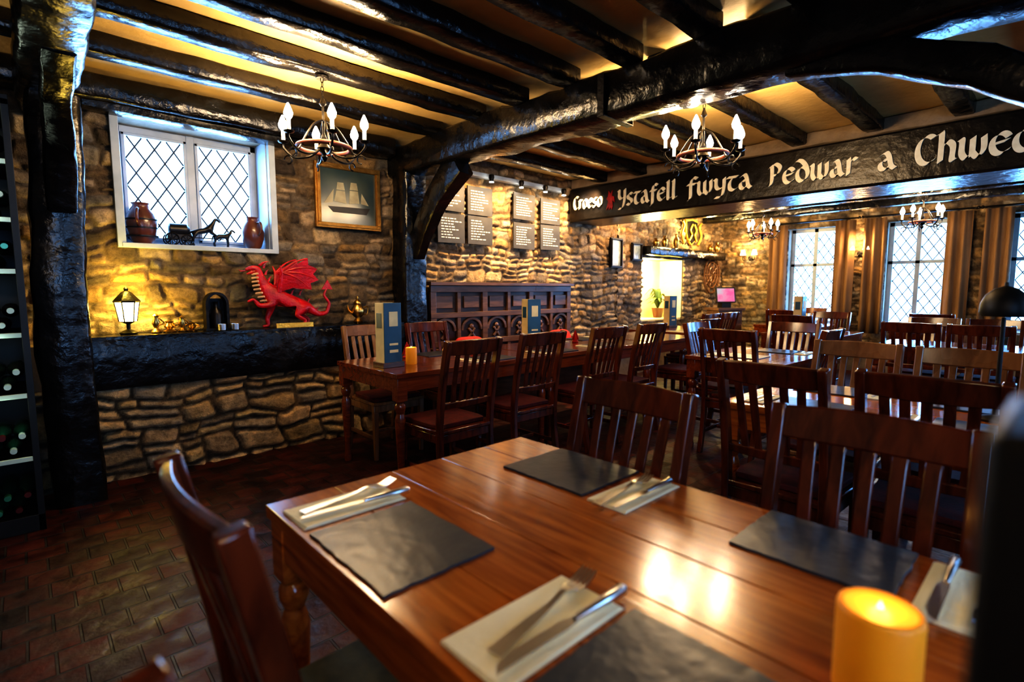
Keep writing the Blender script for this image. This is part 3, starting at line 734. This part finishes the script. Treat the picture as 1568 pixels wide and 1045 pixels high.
# ------------------------------------------------------------------ menus on wall
for cx in (3.31,3.70,4.37,4.82):
    for cz in (2.25,1.925):
        b=MB(); z=cz+random.uniform(-.01,.01); rx=random.uniform(-.02,.02)
        Rm=Matrix.Rotation(rx,3,'Y')
        b.box((cx,4.480,z),(.345,.016,.30),0,Rm)
        for k in range(8):
            w=random.uniform(.12,.26); 
            xx=cx-.13
            while xx<cx-.13+w:
                l=random.uniform(.015,.045); b.box((xx+l/2,4.471,z+.10-k*.028),(l,.002,.010),1); xx+=l+.012
        b.fin('menu_board',[M_slateboard,M_chalk],0)

def frame(name,x0,x1,z0,z1,y,fw):
    b=MB()
    for (a,c,d,e) in ((x0,x1,z1-fw,z1),(x0,x1,z0,z0+fw),(x0,x0+fw,z0+fw,z1-fw),(x1-fw,x1,z0+fw,z1-fw)):
        b.b2(a,c,y-.03,y,d,e,0)
    g=fw*.35
    for (a,c,d,e) in ((x0+g,x1-g,z1-fw+g*.2,z1-g),(x0+g,x1-g,z0+g,z0+fw-g*.2),(x0+g,x0+fw-g*.2,z0+fw,z1-fw),(x1-fw+g*.2,x1-g,z0+fw,z1-fw)):
        b.b2(a,c,y-.042,y-.03,d,e,0)
    b.b2(x0+fw,x1-fw,y-.012,y-.006,z0+fw,z1-fw,1)
    return b
PY=4.545
b=frame('p',1.90,2.52,1.84,2.40,PY,.045)
def sail(P): b.prism(P,lambda u,v,w:(2.21+u*1.15,PY-.013-w,2.10+v*1.2),.002,2)
for P in ([(-.12,-.02),(-.02,-.03),(-.03,.06),(-.1,.06)],[(-.1,.065),(-.03,.065),(-.04,.12),(-.09,.12)],[(0,-.03),(.09,-.02),(.08,.07),(.01,.07)],[(.01,.075),(.08,.075),(.07,.13),(.02,.13)],[(-.2,-.04),(-.13,-.03),(-.12,.07)],[(.1,-.02),(.17,-.03),(.11,.06)]): sail(P)
b.prism([(-.17,-.06),(.18,-.05),(.15,-.10),(-.13,-.10)],lambda u,v,w:(2.21+u*1.15,PY-.013-w,2.10+v*1.2),.002,3)
b.fin('ship_painting',[M_gold,M_paint,M_sail,M_dark],0,.003)
b=frame('p',6.08,6.36,1.6,2.02,4.51,.03); b.fin('picture_frame',[M_dark,M_paper],0,.003)
b=frame('p',6.6,6.86,1.72,1.98,4.51,.025); b.fin('picture_frame',[M_dark,M_paper],0,.003)

b=MB(); b.rough([(6.9,4.44,1.88),(9.35,4.44,1.88)],.17,.13,.010,seed=50); ms=b.fin('mantel_shelf',[M_beam],50)
b=MB()
sh=[(-.2,.2),(0,.23),(.2,.2),(.19,0),(.12,-.14),(0,-.22),(-.12,-.14),(-.19,0)]
b.prism(sh,lambda u,v,w:(8.35+u,4.52-w,2.25+v),.03,0)
b.prism([(u*.85,v*.85) for u,v in sh],lambda u,v,w:(8.35+u,4.49-w,2.25+v),.012,1)
for s in (-1,1):
    b.tube(smooth_pts([(8.35+s*.13,4.47,2.1),(8.35+s*.05,4.46,2.2),(8.35+s*.1,4.46,2.28),(8.35+s*.03,4.46,2.38)],4),.018,0,6)
    b.tube(smooth_pts([(8.35+s*.24,4.50,2.05),(8.35+s*.33,4.49,2.2),(8.35+s*.26,4.49,2.35),(8.35+s*.32,4.49,2.42)],4),.022,0,6)
b.fin('heraldic_crest',[M_goldB,M_dark],30,.004)
b=MB()
for i,x in enumerate((7.15,7.4,7.75,8.9,9.15)):
    h=.12+.05*(i%3); b.lathe([(.03,0),(.05,h*.3),(.045,h*.6),(.02,h*.8),(.03,h)],(x,4.43,1.955),0,12)
b.fin('mantel_ornaments',[M_brass],50,parent=ms)
b=MB(); b.lathe([(.07,0),(.10,.15),(.11,.16),(.09,.16)],(0,0,0),1,16)
for k in range(26):
    a=random.uniform(0,6.28); l=random.uniform(.18,.34); h=random.uniform(.1,.34); c,s=math.cos(a),math.sin(a)
    P=smooth_pts([(0,0,.14),(c*l*.4,s*l*.2,.14+h),(c*l,s*l*.5,.14+h*.7)],5); kk=len(P)
    b.sweep(P,[.004+.022*math.sin(math.pi*i/(kk-1)) for i in range(kk)],.001,(-s,c,0))
b.fin('potted_fern',[M_leaf,M_jug],60,loc=(7.82,4.78,az0+.021))
b=MB()
for r in (.12,.2,.28):
    b.tube([(9.1+r*math.cos(a*math.pi/16),4.48,1.55+r*math.sin(a*math.pi/16)*1.15) for a in range(32)],.014,0,6,True)
for k in range(10):
    a=k*math.pi/5; b.tube([(9.1+.04*math.cos(a),4.48,1.55+.04*math.sin(a)),(9.1+.3*math.cos(a),4.48,1.55+.33*math.sin(a))],.01,0,6)
b.fin('wicker_wall_basket',[M_chairL],50)
b=MB(); b.b2(-.2,.2,-.2,.2,0,.95,0); b.b2(-.23,.23,-.23,.23,.95,.99,0); b.box((0,0,1.03),(.16,.14,.08),1); b.box((0,-.02,1.20),(.34,.03,.26),1,Matrix.Rotation(math.radians(-12),3,'X')); b.box((0,-.037,1.20),(.30,.006,.22),2,Matrix.Rotation(math.radians(-12),3,'X'))
b.fin('service_till',[M_settle,M_dark,M_screen],0,.004,loc=(8.5,3.95,0),rz=math.radians(-35))

# ------------------------------------------------------------------ wine rack at left
b=MB(); rx0,rx1,ry0,ry1=-1.1,.01,3.72,4.3
b.b2(rx0,rx1,ry1-.02,ry1,.0,2.25); b.b2(rx0,rx0+.03,ry0,ry1,0,2.25); b.b2(rx1-.03,rx1,ry0,ry1,0,2.25); b.b2(rx0,rx1,ry0,ry1,2.22,2.27)
b.b2(rx0,rx1,ry0,ry1,0,.09)
zs=[.09,.41,.75,1.07,1.40,1.66,1.95]
for z in zs[1:]:
    b.b2(rx0+.03,rx1-.03,ry0+.01,ry1-.02,z-.02,z,0); b.b2(rx0+.03,rx1-.03,ry0-.004,ry0+.012,z-.022,z+.002,1)
wr=b.fin('wine_rack',[M_rack,M_shelfedge],0,.002)
b=MB()
for z in zs:
    for row in range(2):
        for i in range(14):
            x=rx0+.085+i*.077+(row*.038)
            if x>rx1-.05: continue
            zz=z+.042+row*.075
            b.lathe([(.001,.0),(.013,.001),(.014,.02),(.014,.075),(.036,.13),(.037,.30),(.03,.305)],(x,ry0+.0,zz),0,12,'y')
            b.lathe([(.0145,-.001),(.0155,.04)],(x,ry0+.0,zz),1+(i*7+row*3+int(z*10))%3,12,'y')
b.fin('wine_bottles',[M_glassg,simple('foil_dark',(.16,.03,.03),.3,metal=.5),M_shelfedge,simple('foil_green',(.05,.25,.15),.3,metal=.4)],50,parent=wr)
for z in zs[1:]: light('rack_lamp','POINT',(-.12,3.70,z+.26),.35,(.85,1,.8),wr,shadow_soft_size=.02)

# ------------------------------------------------------------------ shelf ornaments
ZS=.987
b=MB()
b.lathe([(.05,0),(.055,.012),(.035,.025),(.012,.035),(.012,.07),(.03,.08),(.05,.09)],(0,0,0),0,12)
b.lathe([(.05,.09),(.07,.22)],(0,0,0),1,6); b.lathe([(.078,.22),(.08,.23),(.03,.29),(.012,.30),(.014,.315),(.002,.33)],(0,0,0),0,6)
for k in range(6):
    a=k*math.pi/3; b.tube([(.051*math.cos(a),.051*math.sin(a),.09),(.071*math.cos(a),.071*math.sin(a),.22)],.004,0,5)
o=b.fin('table_lantern',[M_iron,M_lantern],35,loc=(.52,4.45,ZS))
light('lantern_bulb','POINT',(-.0,-.02,.38),6,(1,.70,.12),o,shadow_soft_size=.04)
light('lantern_bulb','POINT',(.13,-.0,.16),6,(1,.70,.12),o,shadow_soft_size=.04)
light('lantern_bulb','POINT',(-.12,-.02,.16),3,(1,.70,.12),o,shadow_soft_size=.04)
b=MB()
P=[(-.07,0),(-.07,.20)]+[(-.07*math.cos(t),.20+.08*math.sin(t)) for t in [i*math.pi/12 for i in range(13)]]+[(.07,.2),(.07,0)]
Po=[(u,0,v) for u,v in P]; b.sweep(Po,.05,.009,(0,1,0)); b.b2(-.085,.085,-.055,.055,-.0,.018); b.b2(-.065,.065,.038,.045,.01,.24)
b.lathe([(.001,.018),(.04,.02),(.042,.12),(.03,.15),(.014,.17),(.014,.21),(.018,.215)],(0,0,0),1,16)
b.fin('arched_bottle_stand',[M_iron,M_dark],40,loc=(1.07,4.46,ZS))
b=MB()
for x,h,r in ((0,.14,.03),(.08,.09,.04),(.16,.12,.028),(.22,.07,.035)):
    b.lathe([(r,0),(r*1.1,.01),(r*.4,h*.25),(r*.9,h*.5),(r*.5,h*.75),(r*.7,h*.88),(.002,h)],(x,0,0),0,14)
    b.tube(smooth_pts([(x+r*.7,0,h*.4),(x+r*1.6,0,h*.5),(x+r*.6,0,h*.75)],4),.005,0,6)
b.fin('brass_ornaments',[M_brass],50,loc=(.68,4.45,ZS))
b=MB(); b.lathe([(.035,0),(.045,.02),(.02,.05),(.055,.08),(.06,.13),(.03,.17),(.035,.18),(.03,.2),(.008,.22),(.012,.235),(.002,.25)],(0,0,0),0,18)
b.tube(smooth_pts([(.05,0,.14),(.1,0,.15),(.09,0,.08),(.05,0,.09)],4),.006,0,6)
b.tube(smooth_pts([(-.05,0,.09),(-.09,0,.12),(-.1,0,.17)],4),[.012]*4+[.009]*5,0,6)
b.fin('brass_teapot',[M_brass],50,loc=(2.22,4.44,ZS))
for x in (1.08,1.17):
    b=MB(); b.lathe([(.02,0),(.028,.005),(.03,.05),(.026,.05),(.024,.008),(.001,.006)],(0,0,0),0,16); b.fin('pewter_cup',[M_steel],50,loc=(x,4.36,ZS))
def skin_obj(name,nodes,edges,mat,parent,sub=2):
    me=D.meshes.new(name); me.from_pydata([n[0] for n in nodes],edges,[]); me.materials.append(mat)
    o=D.objects.new(name,me); S.collection.objects.link(o); o.parent=parent
    sk=o.modifiers.new('skin','SKIN'); sk.use_smooth_shade=True
    for i,n in enumerate(nodes):
        r=n[1]; me.skin_vertices[0].data[i].radius=(r,r)
    me.skin_vertices[0].data[0].use_root=True
    s=o.modifiers.new('sub','SUBSURF'); s.levels=sub; s.render_levels=sub
    return o
dr=empty('red_dragon_figurine',(1.58,4.42,ZS),0); dr.scale=(1.1,.78,1.06)
nd=[((.10,0,.20),.060),((.0,0,.21),.055),((-.1,0,.25),.062),((-.155,0,.33),.040),((-.18,0,.40),.028),((-.19,0,.45),.030),((-.235,0,.45),.020),((-.275,0,.435),.010),
 ((.17,0,.14),.038),((.24,0,.09),.024),((.31,0,.10),.017),((.335,0,.18),.013),((.29,0,.245),.011),((.315,0,.30),.008),
 ((-.12,-.05,.17),.028),((-.2,-.055,.17),.018),((-.24,-.055,.22),.012),((-.28,-.055,.20),.008),
 ((-.10,.05,.14),.028),((-.13,.05,.07),.018),((-.12,.05,.015),.014),((-.165,.05,.01),.010),
 ((.10,-.07,.14),.040),((.05,-.08,.09),.022),((.12,-.08,.05),.014),((.10,-.08,.012),.013),((.05,-.08,.01),.011),
 ((.14,.07,.14),.040),((.12,.08,.09),.022),((.19,.08,.05),.014),((.17,.08,.012),.013),((.12,.08,.01),.011)]
ed=[(0,1),(1,2),(2,3),(3,4),(4,5),(5,6),(6,7),(0,8),(8,9),(9,10),(10,11),(11,12),(12,13),(2,14),(14,15),(15,16),(16,17),(2,18),(18,19),(19,20),(20,21),(0,22),(22,23),(23,24),(24,25),(25,26),(0,27),(27,28),(28,29),(29,30),(30,31)]
skin_obj('body',nd,ed,M_red,dr)
b=MB()
for s in (-1,1):
    root=V(-.06,s*.045,.27); wr_=V(-.045,s*.095,.42)
    tips=[V(.13,s*.15,.53),V(.20,s*.15,.45),V(.21,s*.14,.365),V(.16,s*.12,.29)]
    b.tube([root,wr_,V(-.06,s*.11,.47)],[.018,.012,.003],0,6)
    for t in tips: b.tube(smooth_pts([wr_,(wr_+t)/2+V(0,s*.006,.022),t],4),[.009]*4+[.006]*4+[.002],0,6)
    pts=[tips[0]]
    for a,c in zip(tips[:-1],tips[1:]):
        m=(a+c)/2
        pts+= [a.lerp(c,.25)*.93+wr_*.07,m*.86+wr_*.14,a.lerp(c,.75)*.93+wr_*.07, c]
    pts+=[ (tips[-1]*.5+root*.5)+V(-.01,0,.025), root]
    cv=b.bm.verts.new(wr_); vv=[b.bm.verts.new(p) for p in pts]
    cv2=b.bm.verts.new(wr_+V(0,s*.005,0)); v2=[b.bm.verts.new(p+V(0,s*.005,0)) for p in pts]
    for i in range(len(vv)-1):
        b.bm.faces.new((cv,vv[i],vv[i+1])); b.bm.faces.new((cv2,v2[i+1],v2[i])); b.bm.faces.new((vv[i],v2[i],v2[i+1],vv[i+1]))
    b.tube([(-.175,s*.018,.47),(-.145,s*.03,.495),(-.115,s*.03,.50)],[.009,.006,.001],0,6)
b.tube([(-.27,0,.43),(-.30,0,.425),(-.315,0,.435)],[.005,.004,.001],0,5)
b.tube([(-.2,0,.43),(-.24,0,.415),(-.265,0,.405)],[.018,.012,.005],0,6)
for (x,z) in [(-.15,.47),(-.14,.42),(-.12,.37),(-.08,.32),(-.02,.275),(.04,.27),(.1,.265),(.16,.20),(.22,.125)]:
    b.tube([(x,0,z-.02),(x+.012,0,z+.01),(x+.025,0,z+.022)],[.010,.006,.001],0,5)
b.prism([(0,-.005),(-.04,-.01),(.01,.07),(.05,-.01)],lambda u,v,w:(.313+u,-.005+w,.30+v),.01,0)
for i in range(8):
    t=i/7; x=-.205+.05*t-.02*math.sin(t*3.1); z=.41-.2*t; b.tube([(x+.012,-.028-.012*t,z),(x-.022+.0*t,0,z-.006),(x+.012,.028+.012*t,z)],.008,1,6)
b.b2(-.1,.17,-.105,-.09,.0,.035,2)
b.fin('wings_and_crest',[M_red,M_belly,M_goldB],40,parent=dr)
ZW=wz0+.006
def jug(x,y,s,kind,rz=0):
    b=MB(); b.lathe([(.05,0),(.075,.03),(.095,.10),(.10,.16),(.085,.22),(.055,.26),(.05,.285),(.06,.30),(.05,.30),(.045,.28)],(0,0,0),0,24)
    b.tube(smooth_pts([(.07,0,.25),(.13,0,.24),(.14,0,.17),(.095,0,.13)],5),.011,0,8)
    if kind: 
        for z in (.06,.12,.18): b.lathe([(.088,z-.006),(.102,z-.005),(.102,z+.005),(.088,z+.006)],(0,0,0),1,24)
    o=b.fin('stoneware_jug',[M_jug,M_dark],50,loc=(x,y,ZW),rz=rz); o.scale=(s,s,s); return o
jug(.675,4.72,1.0,1,-1.9); jug(1.435,4.71,.88,0,-1.3)
def horse(px,py,pz,s,parent,rear=0):
    n=[((0,0,.62),.13),((-.28,0,.62),.12),((.26,0,.64+rear*.12),.13),((.42,0,.80+rear*.2),.085),((.5,0,.98+rear*.2),.06),((.6,0,.93+rear*.2),.05),((.68,0,.84+rear*.2),.035),
       ((-.42,0,.6),.035),((-.48,0,.35),.025)]
    e=[(0,1),(0,2),(2,3),(3,4),(4,5),(5,6),(1,7),(7,8)]
    for s_,x in ((1,.28),(-1,.28)):
        i=len(n)
        if rear: n+=[((x+.08,s_*.08,.58),.055),((x+.22,s_*.08,.5),.04),((x+.2,s_*.08,.34),.04)]
        else: n+=[((x,s_*.08,.45),.055),((x+.02,s_*.08,.25),.04),((x,s_*.08,.03),.04)]
        e+=[(2,i),(i,i+1),(i+1,i+2)]
        i=len(n); n+=[((-.3,s_*.08,.45),.07),((-.38,s_*.08,.25),.04),((-.33,s_*.08,.03),.04)]; e+=[(1,i),(i,i+1),(i+1,i+2)]
    n=[((px+p[0]*s,py+p[1]*s,pz+p[2]*s),r*s) for p,r in n]
    skin_obj('horse',n,e,M_dark,parent,1)
he=empty('horse_and_wagon_ornament',(1.01,4.69,ZW))
horse(.05,.0,.0,.19,he,1); horse(.19,.02,.0,.15,he); 
b=MB()
for x,r in ((-.16,.045),(-.06,.04)):
    for y in (-.04,.04):
        b.tube([(x+r*math.cos(a*math.pi/10),y,r+.004+r*math.sin(a*math.pi/10)) for a in range(20)],.005,0,6,True)
        for k in range(4): a=k*math.pi/4; b.tube([(x-r*math.cos(a),y,r+.004-r*math.sin(a)),(x+r*math.cos(a),y,r+.004+r*math.sin(a))],.003,0,5)
b.b2(-.19,-.03,-.035,.035,.05,.09); b.lathe([(.03,-.18),(.05,-.17),(.05,-.06),(.03,-.04)],(0,0,.12),0,12,'x'); b.tube([(-.04,0,.07),(.2,0,.07)],.004,0,6)
b.fin('wagon',[M_dark],40,parent=he)

b=MB(); b.b2(.27,.385,-.10,.020,0,1.245); b.b2(.26,.395,-.11,.026,0,.12); b.b2(.285,.37,-.085,.004,1.24,1.26); b.fin('newel_post',[M_rack],40,.006)

# ------------------------------------------------------------------ world, camera
w=D.worlds.new('w'); S.world=w; w.use_nodes=True
bg=w.node_tree.nodes['Background']; bg.inputs['Color'].default_value=(.45,.72,1,1); bg.inputs['Strength'].default_value=4
cam=D.cameras.new('camera'); co=D.objects.new('camera',cam); S.collection.objects.link(co)
cam.sensor_width=36; cam.lens=800/1568*36; co.location=(0,0,1.3); co.rotation_euler=(math.radians(90-5.7),0,math.radians(-43))
cam.clip_start=.02; cam.dof.use_dof=True; cam.dof.focus_distance=3.8; cam.dof.aperture_fstop=2.0
S.camera=co
S.view_settings.view_transform='Standard'
for lk in ('High Contrast','Medium High Contrast'):
    try: S.view_settings.look=lk; break
    except Exception as e: pass
S.view_settings.exposure=.15
